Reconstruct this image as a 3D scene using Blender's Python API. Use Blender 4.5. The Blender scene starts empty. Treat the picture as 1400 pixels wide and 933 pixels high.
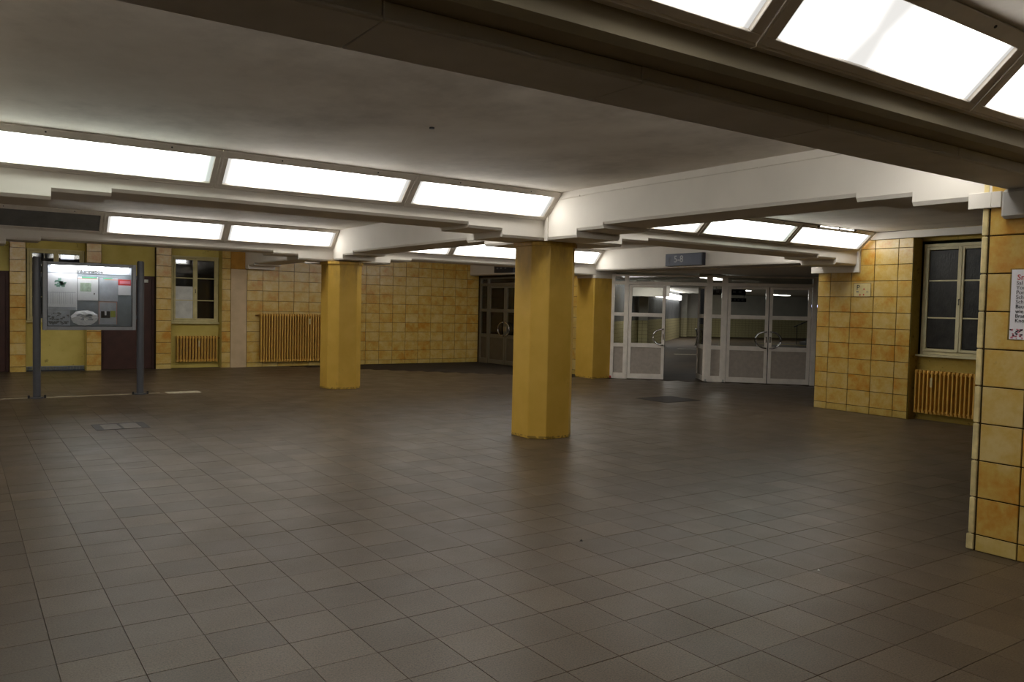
import bpy, bmesh, math, random
from math import radians, sin, cos, pi, sqrt
from mathutils import Matrix, Vector

random.seed(7)
scene = bpy.context.scene
COL = scene.collection

# ------------------------------------------------------------------ camera
YAW, PIT, ROL, FPX, CAMH = radians(55.5), radians(-2.38), radians(-1.31), 1108.0, 1.65
fwd = Vector((cos(PIT)*cos(YAW), cos(PIT)*sin(YAW), sin(PIT)))
rgt0 = Vector((sin(YAW), -cos(YAW), 0))
dwn0 = fwd.cross(rgt0)
rgt = rgt0*cos(ROL) + dwn0*sin(ROL)
dwn = -rgt0*sin(ROL) + dwn0*cos(ROL)
cam_d = bpy.data.cameras.new('camera')
cam_d.sensor_fit = 'HORIZONTAL'
cam_d.sensor_width = 36.0
cam_d.lens = FPX/1400*36
cam_d.clip_end = 200
cam = bpy.data.objects.new('camera', cam_d)
COL.objects.link(cam)
m3 = Matrix((rgt, -dwn, -fwd)).transposed()
cam.matrix_world = Matrix.Translation((0, 0, CAMH)) @ m3.to_4x4()
scene.camera = cam

# ------------------------------------------------------------------ world, exposure
world = bpy.data.worlds.new('world')
scene.world = world
world.use_nodes = True
world.node_tree.nodes['Background'].inputs[0].default_value = (0.02, 0.022, 0.025, 1)
world.node_tree.nodes['Background'].inputs[1].default_value = 0.15
scene.view_settings.view_transform = 'Standard'
scene.view_settings.look = 'None'
scene.view_settings.gamma = 1
scene.view_settings.use_curve_mapping = False
scene.view_settings.exposure = 0.0
PANEL = 9.0          # brightness of the lit diffusers

# ------------------------------------------------------------------ materials
def srgb(r, g, b):
    f = lambda c: (c/255/12.92) if c/255 <= 0.04045 else ((c/255+0.055)/1.055)**2.4
    return (f(r), f(g), f(b), 1)

class NT:
    def __init__(s, name):
        s.m = bpy.data.materials.new(name); s.m.use_nodes = True
        s.t = s.m.node_tree; s.t.nodes.clear()
        s.out = s.n('ShaderNodeOutputMaterial')
    def n(s, typ, **kw):
        nd = s.t.nodes.new(typ)
        for k, v in kw.items(): setattr(nd, k, v)
        return nd
    def l(s, a, b): s.t.links.new(a, b)
    def pos(s, scale=(1, 1, 1)):
        g = s.n('ShaderNodeNewGeometry'); mp = s.n('ShaderNodeMapping')
        mp.inputs['Scale'].default_value = scale
        s.l(g.outputs['Position'], mp.inputs['Vector']); return mp.outputs[0]
    def noise(s, vec, scale, detail=4, rough=0.55):
        nd = s.n('ShaderNodeTexNoise'); nd.inputs['Scale'].default_value = scale
        nd.inputs['Detail'].default_value = detail; nd.inputs['Roughness'].default_value = rough
        s.l(vec, nd.inputs['Vector']); return nd.outputs['Fac']
    def ramp(s, fac, stops):
        nd = s.n('ShaderNodeValToRGB'); el = nd.color_ramp.elements
        el[0].position, el[0].color = stops[0]; el[1].position, el[1].color = stops[-1]
        for p, c in stops[1:-1]:
            e = el.new(p); e.color = c
        s.l(fac, nd.inputs[0]); return nd.outputs[0]
    def mix(s, fac, a, b, mode='MIX'):
        nd = s.n('ShaderNodeMix', data_type='RGBA', blend_type=mode)
        for sock, v in ((nd.inputs[0], fac), (nd.inputs[6], a), (nd.inputs[7], b)):
            if hasattr(v, 'links'): s.l(v, sock)
            else: sock.default_value = v
        return nd.outputs[2]
    def math(s, op, a, b=0.5):
        nd = s.n('ShaderNodeMath', operation=op)
        for i, v in enumerate((a, b)):
            if hasattr(v, 'links'): s.l(v, nd.inputs[i])
            else: nd.inputs[i].default_value = v
        return nd.outputs[0]
    def bsdf(s, col, rough=0.6, spec=0.4, metal=0.0, bump=None, bstr=0.2, bdist=0.01):
        p = s.n('ShaderNodeBsdfPrincipled')
        for sock, v in ((p.inputs['Base Color'], col), (p.inputs['Roughness'], rough)):
            if hasattr(v, 'links'): s.l(v, sock)
            else: sock.default_value = v
        p.inputs['Specular IOR Level'].default_value = spec
        p.inputs['Metallic'].default_value = metal
        if bump is not None:
            b = s.n('ShaderNodeBump'); b.inputs['Strength'].default_value = bstr
            b.inputs['Distance'].default_value = bdist
            s.l(bump, b.inputs['Height']); s.l(b.outputs[0], p.inputs['Normal'])
        s.l(p.outputs[0], s.out.inputs[0]); return s.m

def plain(name, col, rough=0.6, spec=0.4, metal=0.0, var=0.06, scale=6, bstr=0.05):
    t = NT(name); v = t.pos()
    nz = t.noise(v, scale)
    d = tuple(c*(1-var*2.5) for c in col[:3])+(1,); l = tuple(min(1, c*(1+var*2.5)) for c in col[:3])+(1,)
    c = t.ramp(nz, [(0.3, d), (0.7, l)])
    return t.bsdf(c, rough, spec, metal, t.noise(v, 90, 2), bstr, 0.003)

def obj_rand(t):
    oi = t.n('ShaderNodeObjectInfo'); g = t.n('ShaderNodeNewGeometry')
    return t.math('FRACT', t.math('ADD', oi.outputs['Random'], g.outputs['Random Per Island']))

def make_tile_mat(name, pale, ochre, deep, rough=0.28):
    t = NT(name); v = t.pos(); r = obj_rand(t)
    off = t.n('ShaderNodeVectorMath', operation='MULTIPLY_ADD')
    cx = t.n('ShaderNodeCombineXYZ'); t.l(r, cx.inputs[0]); t.l(r, cx.inputs[1])
    t.l(cx.outputs[0], off.inputs[0]); off.inputs[1].default_value = (37, 51, 0); t.l(v, off.inputs[2])
    n1 = t.noise(off.outputs[0], 4.5, 6, 0.6); n2 = t.noise(off.outputs[0], 26, 5, 0.65)
    f = t.math('ADD', t.math('MULTIPLY', n1, 0.75), t.math('MULTIPLY', n2, 0.25))
    f = t.math('ADD', f, t.math('MULTIPLY', t.math('SUBTRACT', r, 0.5), 0.13))
    c = t.ramp(f, [(0.34, pale), (0.52, ochre), (0.68, deep)])
    dirt = t.noise(v, 1.3, 5, 0.7)
    c = t.mix(t.math('MULTIPLY', t.math('GREATER_THAN', dirt, 0.66), 0.12), c, srgb(90, 78, 45))
    return t.bsdf(c, rough, 0.5, 0, t.noise(off.outputs[0], 9, 3), 0.25, 0.01)

M = {}
M['wall_tile'] = make_tile_mat('glazed_ochre_tile', srgb(208, 184, 122), srgb(198, 163, 80), srgb(188, 130, 38))
M['plinth_tile'] = make_tile_mat('plinth_tile', srgb(204, 182, 118), srgb(194, 166, 88), srgb(176, 136, 52))
M['grout'] = plain('dark_grout', srgb(58, 46, 24), 0.9, 0.2)
M['edge_tile'] = plain('pale_edge_tile', srgb(214, 196, 142), 0.4, 0.4, var=0.1, scale=9)

def floor_mat():
    t = NT('speckled_floor_tile'); v = t.pos(); r = obj_rand(t)
    base = t.ramp(r, [(0.0, srgb(93, 81, 66)), (0.5, srgb(102, 89, 73)), (1.0, srgb(114, 101, 84))])
    big = t.noise(v, 0.6, 5, 0.6)
    base = t.mix(t.math('MULTIPLY', big, 0.5), base, srgb(84, 73, 61))
    sp = t.noise(v, 110, 3, 0.75)
    base = t.mix(0.85, base, t.ramp(sp, [(0.34, srgb(128, 122, 115)), (0.5, srgb(218, 213, 206)), (0.66, srgb(255, 251, 244))]), 'MULTIPLY')
    st = t.noise(v, 5.5, 6, 0.75)
    base = t.mix(t.math('MULTIPLY', t.math('GREATER_THAN', st, 0.69), 0.22), base, srgb(56, 48, 42))
    ro = t.math('ADD', t.math('MULTIPLY', t.noise(v, 2.2, 4), 0.25), 0.27)
    return t.bsdf(base, ro, 0.29, 0, sp, 0.3, 0.003)
M['floor_tile'] = floor_mat()
M['floor_grout'] = plain('floor_joint', srgb(62, 54, 45), 0.9, 0.2)
M['floor_far'] = plain('concourse_floor', srgb(80, 68, 54), 0.7, 0.2, scale=2)

def ceiling_mat():
    t = NT('sooty_ceiling_plaster'); v = t.pos((1, 0.75, 1))
    n1 = t.noise(v, 0.55, 6, 0.62); n2 = t.noise(v, 2.4, 5, 0.65)
    f = t.math('ADD', t.math('MULTIPLY', n1, 0.7), t.math('MULTIPLY', n2, 0.3))
    c = t.ramp(f, [(0.36, srgb(198, 190, 179)), (0.5, srgb(229, 222, 212)), (0.64, srgb(242, 236, 227))])
    return t.bsdf(c, 0.85, 0.2, 0, t.noise(v, 60, 3), 0.08, 0.004)
M['ceiling'] = ceiling_mat()
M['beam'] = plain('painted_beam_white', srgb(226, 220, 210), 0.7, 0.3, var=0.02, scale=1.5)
M['beam_beige_shaded'] = plain('beige_beam_shaded_paint', srgb(142, 132, 110), 0.7, 0.3, var=0.04, scale=1.5)  # beige darkened further, the near face's shade put into the colour
M['beam_grey'] = plain('grey_cladding', srgb(184, 181, 177), 0.6, 0.3, var=0.05, scale=2.5)
M['lamp_frame'] = plain('lamp_frame_paint', srgb(214, 206, 194), 0.55, 0.35, var=0.03)
def column_mat():
    t = NT('yellow_column_paint'); v = t.pos()
    c = t.ramp(t.noise(v, 3), [(0.3, srgb(206, 166, 66)), (0.7, srgb(218, 178, 80))])
    sx = t.n('ShaderNodeSeparateXYZ'); t.l(v, sx.inputs[0])
    grime = t.noise(t.pos((1, 1, 0.35)), 7, 6, 0.7)
    up = t.math('MULTIPLY', t.math('SUBTRACT', sx.outputs[2], 1.75), 1.1)   # greasy hand and soot marks near the head
    f = t.n('ShaderNodeClamp'); t.l(t.math('MULTIPLY', up, t.math('SUBTRACT', grime, 0.36)), f.inputs[0])
    c = t.mix(t.math('MULTIPLY', f.outputs[0], 2.2), c, srgb(112, 92, 58))
    foot = t.math('MULTIPLY', t.math('LESS_THAN', sx.outputs[2], 0.035), t.math('GREATER_THAN', t.noise(v, 30, 4), 0.5))
    c = t.mix(t.math('MULTIPLY', foot, 0.6), c, srgb(70, 56, 30))
    return t.bsdf(c, 0.5, 0.35, 0, t.noise(v, 90, 2), 0.12, 0.003)
M['paint_yellow'] = column_mat()
M['plaster_pink'] = plain('beige_pink_plaster', srgb(196, 172, 138), 0.7, 0.25, var=0.04, scale=4)
M['pier_orange'] = plain('ochre_brown_plaster', srgb(176, 128, 52), 0.65, 0.3)
def mould_mat():
    t = NT('mouldy_yellow_plaster'); v = t.pos()
    n1 = t.noise(v, 2.2, 7, 0.7); n2 = t.noise(v, 11, 5, 0.7)
    c = t.ramp(n1, [(0.35, srgb(166, 140, 66)), (0.55, srgb(178, 154, 80)), (0.7, srgb(150, 132, 66))])
    c = t.mix(t.math('MULTIPLY', t.math('GREATER_THAN', n2, 0.62), 0.55), c, srgb(58, 48, 26))
    return t.bsdf(c, 0.8, 0.2, 0, n2, 0.3, 0.01)
M['mould'] = mould_mat()
def niche_mat():
    t = NT('yellow_niche_plaster'); v = t.pos()
    c = t.ramp(t.noise(v, 1.8, 5), [(0.35, srgb(186, 166, 84)), (0.65, srgb(204, 186, 106))])
    c = t.mix(t.math('MULTIPLY', t.math('GREATER_THAN', t.noise(v, 6, 4, 0.7), 0.68), 0.5), c, srgb(98, 78, 36))
    return t.bsdf(c, 0.75, 0.25, 0, t.noise(v, 40), 0.1, 0.005)
M['niche'] = niche_mat()
M['radiator'] = plain('ochre_radiator_enamel', srgb(214, 168, 78), 0.4, 0.45, var=0.05, scale=9)
M['radiator_dark'] = plain('rusty_pipe_and_rib_shade', srgb(120, 84, 40), 0.6, 0.3, var=0.12, scale=14)
M['win_frame'] = plain('cream_window_paint', srgb(206, 196, 160), 0.5, 0.35, var=0.05)
M['win_frame_old'] = plain('old_window_paint', srgb(196, 184, 134), 0.55, 0.3, var=0.05)
def frosted():
    t = NT('dark_ribbed_glass'); v = t.pos((1, 1, 1))
    nz = t.noise(t.pos((1, 1, 0.3)), 55, 3)
    c = t.ramp(t.noise(v, 7), [(0.3, srgb(30, 29, 28)), (0.7, srgb(50, 48, 46))])
    return t.bsdf(c, 0.42, 0.3, 0, nz, 0.6, 0.01)
M['frosted'] = frosted()
M['white_board'] = plain('white_board', srgb(196, 196, 190), 0.6)
M['alu'] = plain('door_aluminium_paint', srgb(243, 236, 227), 0.4, 0.45, 0.0, var=0.03)
M['door_panel'] = plain('door_kick_panel', srgb(176, 167, 157), 0.5, 0.4, 0.0, var=0.04, scale=12)
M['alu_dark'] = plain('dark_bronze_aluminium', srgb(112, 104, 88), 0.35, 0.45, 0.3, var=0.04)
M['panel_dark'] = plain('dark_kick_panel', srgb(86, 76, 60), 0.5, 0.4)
M['gasket'] = plain('black_gasket', srgb(26, 25, 24), 0.7)
M['chrome'] = plain('polished_steel', srgb(220, 220, 222), 0.12, 0.5, 1.0, var=0.01)
M['brown_door'] = plain('dark_brown_door', srgb(60, 32, 24), 0.55, 0.35, var=0.08)
M['post_grey'] = plain('anthracite_post_enamel', srgb(84, 86, 92), 0.35, 0.5, 0.1, var=0.04)
M['case_grey'] = plain('grey_case_metal', srgb(132, 134, 138), 0.4, 0.45, 0.2, var=0.03)
M['case_back'] = plain('case_backboard', srgb(132, 138, 146), 0.7)
M['sign_blue'] = plain('slate_blue_sign', srgb(74, 80, 98), 0.45, 0.4, var=0.03)
M['sign_dark'] = plain('dark_sign', srgb(36, 38, 48), 0.45, 0.4)
M['sign_text'] = plain('pale_sign_lettering', srgb(196, 196, 198), 0.6)
M['paper'] = plain('paper_white', srgb(232, 230, 236), 0.7, 0.2, var=0.02)
M['paper_grey'] = plain('paper_grey', srgb(178, 180, 190), 0.7, 0.2, var=0.05, scale=8)
M['ink'] = plain('ink_dark', srgb(46, 44, 50), 0.7)
M['ink_soft'] = plain('ink_soft', srgb(120, 118, 124), 0.7)
M['ink_red'] = plain('ink_red', srgb(196, 60, 62), 0.7)
M['ink_green'] = plain('ink_green', srgb(96, 176, 140), 0.7)
M['ink_olive'] = plain('ink_olive', srgb(168, 172, 86), 0.7)
M['ink_orange'] = plain('ink_orange', srgb(226, 132, 100), 0.7)
M['ink_pink'] = plain('ink_pink', srgb(214, 130, 146), 0.7)
M['map_green'] = plain('map_green', srgb(122, 168, 152), 0.7, var=0.15, scale=25)
M['map_pale'] = plain('map_pale_green', srgb(172, 188, 170), 0.7, var=0.1, scale=25)
M['plate'] = plain('cream_enamel_plate', srgb(206, 190, 138), 0.45)
M['strip_floor'] = plain('pale_floor_strip', srgb(176, 166, 142), 0.6, scale=12)
M['hatch_dark'] = plain('dark_iron', srgb(50, 45, 42), 0.55, 0.4, 0.3)
M['hatch_tile'] = plain('hatch_infill', srgb(104, 96, 88), 0.55)
M['grille'] = plain('blue_grey_grille', srgb(128, 136, 146), 0.5, 0.4, 0.2)
M['wall_plain'] = plain('hall_plain_wall', srgb(186, 160, 100), 0.7, scale=1)
M['far_white'] = plain('concourse_white', srgb(206, 204, 196), 0.7, scale=1)
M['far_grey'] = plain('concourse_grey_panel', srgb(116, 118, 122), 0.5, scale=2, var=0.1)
M['dark_metal'] = plain('dark_metal', srgb(48, 48, 50), 0.5, 0.4, 0.3)
M['yellow_line'] = plain('yellow_marking', srgb(190, 168, 30), 0.6)

def far_tile():
    t = NT('concourse_wall_tile'); v = t.pos((1, 1, 1))
    sx = t.n('ShaderNodeSeparateXYZ'); t.l(v, sx.inputs[0])
    def joint(o, p, w):
        fr = t.math('FRACT', t.math('DIVIDE', o, p)); return t.math('LESS_THAN', fr, w)
    j = t.math('MAXIMUM', joint(sx.outputs[2], 0.155, 0.07), joint(sx.outputs[0], 0.22, 0.05))
    c = t.mix(j, srgb(206, 196, 152), srgb(128, 118, 88))
    return t.bsdf(c, 0.4, 0.4)
M['far_tile'] = far_tile()

def glass():
    t = NT('door_glass')
    tr = t.n('ShaderNodeBsdfTransparent'); tr.inputs[0].default_value = (0.88, 0.89, 0.87, 1)
    gl = t.n('ShaderNodeBsdfGlossy'); gl.inputs['Roughness'].default_value = 0.02
    gl.inputs[0].default_value = (0.9, 0.9, 0.9, 1)
    lw = t.n('ShaderNodeFresnel'); lw.inputs[0].default_value = 1.5
    mx = t.n('ShaderNodeMixShader'); t.l(lw.outputs[0], mx.inputs[0])
    t.l(tr.outputs[0], mx.inputs[1]); t.l(gl.outputs[0], mx.inputs[2]); t.l(mx.outputs[0], t.out.inputs[0])
    return t.m
M['glass'] = glass()

def emit(name, col, strength, ends=False, gap=None):
    t = NT(name); e = t.n('ShaderNodeEmission')
    e.inputs[0].default_value = col
    if ends:   # the tubes stop short of the diffuser's ends
        tc = t.n('ShaderNodeTexCoord'); sx = t.n('ShaderNodeSeparateXYZ'); t.l(tc.outputs['Generated'], sx.inputs[0])
        d = t.math('MULTIPLY', t.math('ABSOLUTE', t.math('SUBTRACT', sx.outputs[0], 0.5)), 2.0)
        mr = t.n('ShaderNodeMapRange', interpolation_type='SMOOTHSTEP')
        mr.inputs[1].default_value = 0.84; mr.inputs[2].default_value = 0.975
        mr.inputs[3].default_value = strength; mr.inputs[4].default_value = strength*0.075
        t.l(d, mr.inputs[0]); val = mr.outputs[0]
        if gap is not None:
            cv = t.math('MULTIPLY', t.math('ABSOLUTE', t.math('SUBTRACT', sx.outputs[1], 0.5)), 0.5)
            w = t.math('SUBTRACT', t.math('ABSOLUTE', t.math('SUBTRACT', sx.outputs[0], gap)), t.math('MULTIPLY', cv, 0.1))
            m2 = t.n('ShaderNodeMapRange', interpolation_type='SMOOTHSTEP')
            m2.inputs[1].default_value = 0.0; m2.inputs[2].default_value = 0.26
            m2.inputs[3].default_value = 0.095; m2.inputs[4].default_value = 1.0
            t.l(w, m2.inputs[0]); val = t.math('MULTIPLY', val, m2.outputs[0])
        t.l(val, e.inputs[1])
    else: e.inputs[1].default_value = strength
    t.l(e.outputs[0], t.out.inputs[0]); return t.m
M['diffuser'] = emit('lit_diffuser', (1.0, 0.975, 0.92, 1), PANEL, True)
M['diffuser_green'] = emit('lit_diffuser_greenish', (0.93, 1.0, 0.92, 1), PANEL, True)
M['diffuser_gap'] = emit('lit_diffuser_two_tubes', (1.0, 0.975, 0.93, 1), PANEL, True, 0.37)
M['diffuser_off'] = plain('unlit_diffuser', srgb(112, 112, 110), 0.4, 0.4)
M['tube'] = emit('lit_tube', (0.95, 0.98, 1.0, 1), 42.0)
M['far_lamp'] = emit('far_lamp', (1.0, 0.98, 0.92, 1), 9.0)
M['room_lamp'] = emit('room_lamp', (0.72, 0.78, 1.0, 1), 1.0)
M['blue_lamp'] = emit('blue_lamp', (0.55, 0.6, 1.0, 1), 2.0)

# ------------------------------------------------------------------ mesh helpers
class MB:
    def __init__(s): s.v = []; s.f = []
    def add(s, vs, fs):
        b = len(s.v); s.v += [tuple(p) for p in vs]; s.f += [tuple(b+i for i in f) for f in fs]; return s
    def box(s, x0, x1, y0, y1, z0, z1):
        if x0 > x1: x0, x1 = x1, x0
        if y0 > y1: y0, y1 = y1, y0
        if z0 > z1: z0, z1 = z1, z0
        return s.add([(x0,y0,z0),(x1,y0,z0),(x1,y1,z0),(x0,y1,z0),(x0,y0,z1),(x1,y0,z1),(x1,y1,z1),(x0,y1,z1)],
              [(0,3,2,1),(4,5,6,7),(0,1,5,4),(1,2,6,5),(2,3,7,6),(3,0,4,7)])
    def prism(s, pts, z0, z1):            # polygon in xy (ccw)
        n = len(pts)
        return s.add([(x,y,z0) for x,y in pts]+[(x,y,z1) for x,y in pts],
              [tuple(reversed(range(n))), tuple(range(n, 2*n))]+[(i,(i+1)%n,n+(i+1)%n,n+i) for i in range(n)])
    def tube(s, path, r, n=10, cap=True):
        path = [Vector(p) for p in path]; rings = []
        for i, p in enumerate(path):
            d = (path[min(i+1, len(path)-1)]-path[max(i-1, 0)]).normalized()
            a = d.cross(Vector((0, 0, 1)))
            if a.length < 1e-3: a = d.cross(Vector((1, 0, 0)))
            a.normalize(); b = d.cross(a)
            rings.append([p+a*(r*cos(2*pi*k/n))+b*(r*sin(2*pi*k/n)) for k in range(n)])
        base = len(s.v)
        for R in rings: s.v += [tuple(q) for q in R]
        for i in range(len(rings)-1):
            for k in range(n):
                s.f.append((base+i*n+k, base+(i+1)*n+k, base+(i+1)*n+(k+1)%n, base+i*n+(k+1)%n))
        if cap:
            s.f.append(tuple(base+k for k in range(n)))
            s.f.append(tuple(base+(len(rings)-1)*n+k for k in reversed(range(n))))
        return s
    def mesh(s, name, mat, bevel=0.0, smooth=False, seg=1):
        me = bpy.data.meshes.new(name); me.from_pydata(s.v, [], s.f)
        bm = bmesh.new(); bm.from_mesh(me)
        bmesh.ops.recalc_face_normals(bm, faces=bm.faces)
        if bevel: bmesh.ops.bevel(bm, geom=bm.edges[:], offset=bevel, segments=seg, affect='EDGES')
        bm.to_mesh(me); bm.free()
        if smooth:
            for p in me.polygons: p.use_smooth = True
        me.materials.append(M[mat] if isinstance(mat, str) else mat)
        return me
    def build(s, name, mat, parent=None, bevel=0.0, smooth=False, seg=1):
        return link(name, s.mesh(name, mat, bevel, smooth, seg), parent)

def link(name, me, parent=None, mw=None):
    o = bpy.data.objects.new(name, me); COL.objects.link(o)
    if parent is not None: o.parent = parent
    if mw is not None: o.matrix_basis = mw
    return o
def empty(name, loc=(0, 0, 0), rz=0.0):
    o = bpy.data.objects.new(name, None); COL.objects.link(o)
    o.location = loc; o.rotation_euler = (0, 0, rz); o.empty_display_size = 0.1
    return o
def tag(o, label, cat, group=None, kind=None):
    o['label'] = label; o['category'] = cat
    if group: o['group'] = group
    if kind: o['kind'] = kind
    return o
def B(*a): return MB().box(*a)
def text_mesh(body, size, mat, name, parent, mw, align='LEFT', depth=0.0015, bold=0.0):
    cu = bpy.data.curves.new('lettering', 'FONT'); cu.body = body; cu.size = size
    cu.align_x = align; cu.extrude = depth; cu.offset = bold; cu.resolution_u = 3
    tmp = bpy.data.objects.new('lettering_tmp', cu); COL.objects.link(tmp)
    bpy.context.view_layer.update()
    me = bpy.data.meshes.new_from_object(tmp.evaluated_get(bpy.context.evaluated_depsgraph_get()))
    bpy.data.objects.remove(tmp); bpy.data.curves.remove(cu)
    me.name = name; me.materials.clear(); me.materials.append(M[mat])
    return link(name, me, parent, mw)

# facing matrices: local x = reading direction, local y = up, local z = out of the wall
FACE_MX = Matrix(((0,0,-1,0),(-1,0,0,0),(0,1,0,0),(0,0,0,1)))   # faces -X, reads towards -Y
FACE_MY = Matrix(((1,0,0,0),(0,0,-1,0),(0,1,0,0),(0,0,0,1)))    # faces -Y, reads towards +X

# ------------------------------------------------------------------ floor
PX, X0F, PY, Y0F = 0.3195, 0.366, 0.3163, 2.505
fl = B(-7, 17, -5, 21.2, -0.12, -0.007).build('floor', 'floor_grout')
tag(fl, 'brown-grey speckled square tile floor of the station hall', 'floor', kind='structure')
G = 0.0014
def tile_geo(w, h, t, ch):
    m = MB(); a, b = w/2, h/2
    m.add([(-a,-b,0),(a,-b,0),(a,b,0),(-a,b,0),(-a,-b,t-ch),(a,-b,t-ch),(a,b,t-ch),(-a,b,t-ch),
           (-a+ch,-b+ch,t),(a-ch,-b+ch,t),(a-ch,b-ch,t),(-a+ch,b-ch,t)],
          [(0,1,5,4),(1,2,6,5),(2,3,7,6),(3,0,4,7),(4,5,9,8),(5,6,10,9),(6,7,11,10),(7,4,8,11),(8,9,10,11),(3,2,1,0)])
    return m
def proj(p):
    d = Vector(p)-Vector((0, 0, CAMH)); z = d.dot(fwd)
    if z < 0.1: return None
    return 700+FPX*d.dot(rgt)/z, 466.5+FPX*d.dot(dwn)/z
cells = []
for i in range(-5, 52):
    for j in range(-8, 58):
        cx, cy = X0F+(i+.5)*PX, Y0F+(j+.5)*PY
        if cx+cy > 27.60 or cy > 20.74: continue
        if cx > 12.9 and cy < 8.7: continue
        q = proj((cx, cy, 0)); vis = q and -30 < q[0] < 1430 and q[1] < 960
        cells.append((0 if vis else 1, math.hypot(cx, cy), cx, cy))
cells.sort()
tile_me = tile_geo(PX-2*G, PY-2*G, 0.009, 0.0012).mesh('tile', 'floor_tile')
for k, (v, d, cx, cy) in enumerate(cells[:300]):
    link('tile', tile_me, fl, Matrix.Translation((cx, cy, -0.009+random.uniform(-.0008, .0006))))
big = MB()
for v, d, cx, cy in cells[300:]:
    dz = -0.009+random.uniform(-.0008, .0006)
    src = tile_geo(PX-2*G, PY-2*G, 0.009, 0.0012)
    big.add([(x+cx, y+cy, z+dz) for x, y, z in src.v], src.f)
o = big.build('tile_field', 'floor_tile', fl); o['kind'] = 'stuff'

# ------------------------------------------------------------------ ceiling and beams
CZ = 3.03
o = B(-7, 13.3, -5, 21.0, CZ, CZ+0.15).build('ceiling', 'ceiling')
tag(o, 'smoke-stained grey plaster ceiling of the coffered bays', 'ceiling', kind='structure')
tag(MB().tube([(3.05, 5.6, CZ), (3.05, 5.6, CZ-0.012)], 0.02, 12).build('ceiling_fitting', 'dark_metal'),
    'tiny dark round spot fitting on the grey ceiling above the nearest column', 'ceiling fitting')

def segs(a0, a1, sup, zm, z1, z2):
    cuts = {a0, a1}
    for c, o1, o2 in sup:
        for q in (c-o1, c-o2, c+o2, c+o1):
            if a0 < q < a1: cuts.add(q)
    cuts = sorted(cuts); out = []
    for p, q in zip(cuts[:-1], cuts[1:]):
        mid = (p+q)/2; z = zm
        for c, o1, o2 in sup:
            if abs(mid-c) < o2: z = min(z, z2)
            elif abs(mid-c) < o1: z = min(z, z1)
        out.append((p, q, z))
    return out
def beam(axis, a0, a1, s0, s1, sup, label, zm=2.598, z1=2.557, z2=2.482, dz=0.0, mat='beam', ztop=CZ):
    m = MB(); c, l = 0.02, 0.03
    for p, q, z in segs(a0, a1, sup, zm+dz, z1+dz, z2+dz):
        prof = [(s0, ztop), (s0, z+l), (s0+c, z), (s1-c, z), (s1, z+l), (s1, ztop)]
        pts = [((p, s, h) if axis == 'x' else (s, p, h)) for s, h in prof]+[((q, s, h) if axis == 'x' else (s, q, h)) for s, h in prof]
        n = 6
        m.add(pts, [tuple(range(n)), tuple(range(n, 2*n))]+[(i, (i+1) % n, n+(i+1) % n, n+i) for i in range(n)])
    return tag(m.build('ceiling_beam', mat), label, 'beam', kind='structure')
SA = lambda c: (c, 1.415, 0.945)
SB = lambda c: (c, 1.46, 0.995)
beam('x', -7, 12.57, 8.02, 8.70, [SA(-0.265), SA(6.285), SA(12.885)], 'white beam with stepped haunches over the nearest free column, below three lit panels')
beam('x', -7, 13.17, 14.77, 15.45, [SA(-0.3), SA(6.22), SA(12.8)], 'farther white beam with stepped haunches crossing the second yellow column', dz=-0.03)
near = beam('x', -7, 5.95, 2.215, 2.70, [], 'dark near beam crossing the top of the picture to the tiled pillar', mat='beam_beige_shaded')
b1 = beam('y', 2.70, 8.02, 5.95, 6.62, [SB(2.38), SB(8.38)], 'bright white side beam from the tiled pillar to the nearest column')
beam('y', 8.70, 14.77, 5.95, 6.62, [SB(8.38), SB(15.28)], 'white beam with stepped ends between nearest and second column', dz=-0.01)
beam('y', 15.45, 20.45, 5.95, 6.62, [SB(15.28), SB(21.2)], 'short beam from second column to the beige wall pilaster', dz=-0.03)
for ya, yb in ((-5, 2.215), (2.70, 8.02), (8.70, 14.77), (15.45, 20.45)):
    o = beam('y', ya, yb, -0.6, 0.07, [], 'white cross beam beyond the left edge of the view'); o['group'] = 'cross beams left of the view'
beam('y', -5, 2.215, 5.95, 6.62, [], 'white cross beam beyond the right edge of the view')
lint = beam('y', 8.70, 14.77, 12.5, 13.17, [], 'white lintel beam carrying the track number sign above the pale glass doors', zm=2.566)
lin2 = beam('y', 15.45, 20.44, 12.5, 13.17, [], 'dim lintel beam above the dark glass doors in the far corner', zm=2.56)
# corner strips where the beams meet, part of the bright beam
B(5.935, 5.952, 7.93, 7.99, 2.47, 2.78).build('corner_strip', 'beam', b1)
MB().tube([(5.945, 7.72, 2.945), (5.944, 7.0, 2.958), (5.944, 5.2, 2.955), (5.944, 2.75, 2.96)], 0.0045, 6).build('cable', 'lamp_frame', b1)
for yy in (7.35, 6.6, 5.7, 4.8, 3.9, 3.2):
    B(5.94, 5.951, yy-.012, yy+.012, 2.948, 2.964).build('cable_clip', 'beam', b1)
# grey boxed cladding under the near beam: three lengths with joints
for a, b in ((-7, 1.10), (1.104, 2.20), (2.204, 3.40), (3.404, 4.6), (4.604, 5.949)):
    m = MB()
    m.box(a, b, 2.355, 2.685, 2.53, 2.597)
    m.box(a, b, 2.347, 2.355, 2.533, 2.546)
    m.build('cladding_panel', 'beam_grey', near, bevel=0.003)
B(5.885, 5.945, 1.6, 2.715, 2.33, 2.529).build('cladding_box', 'beam_grey', near, bevel=0.02)
# door soffit triangle
o = MB().prism([(13.17, 8.79), (16.55, 8.79), (16.55, 11.40), (13.17, 14.78)], 2.545, 2.9).build('ceiling_vestibule', 'beam')
tag(o, 'low pale soffit in front of the slanting glass doors', 'ceiling', kind='structure')

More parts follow.
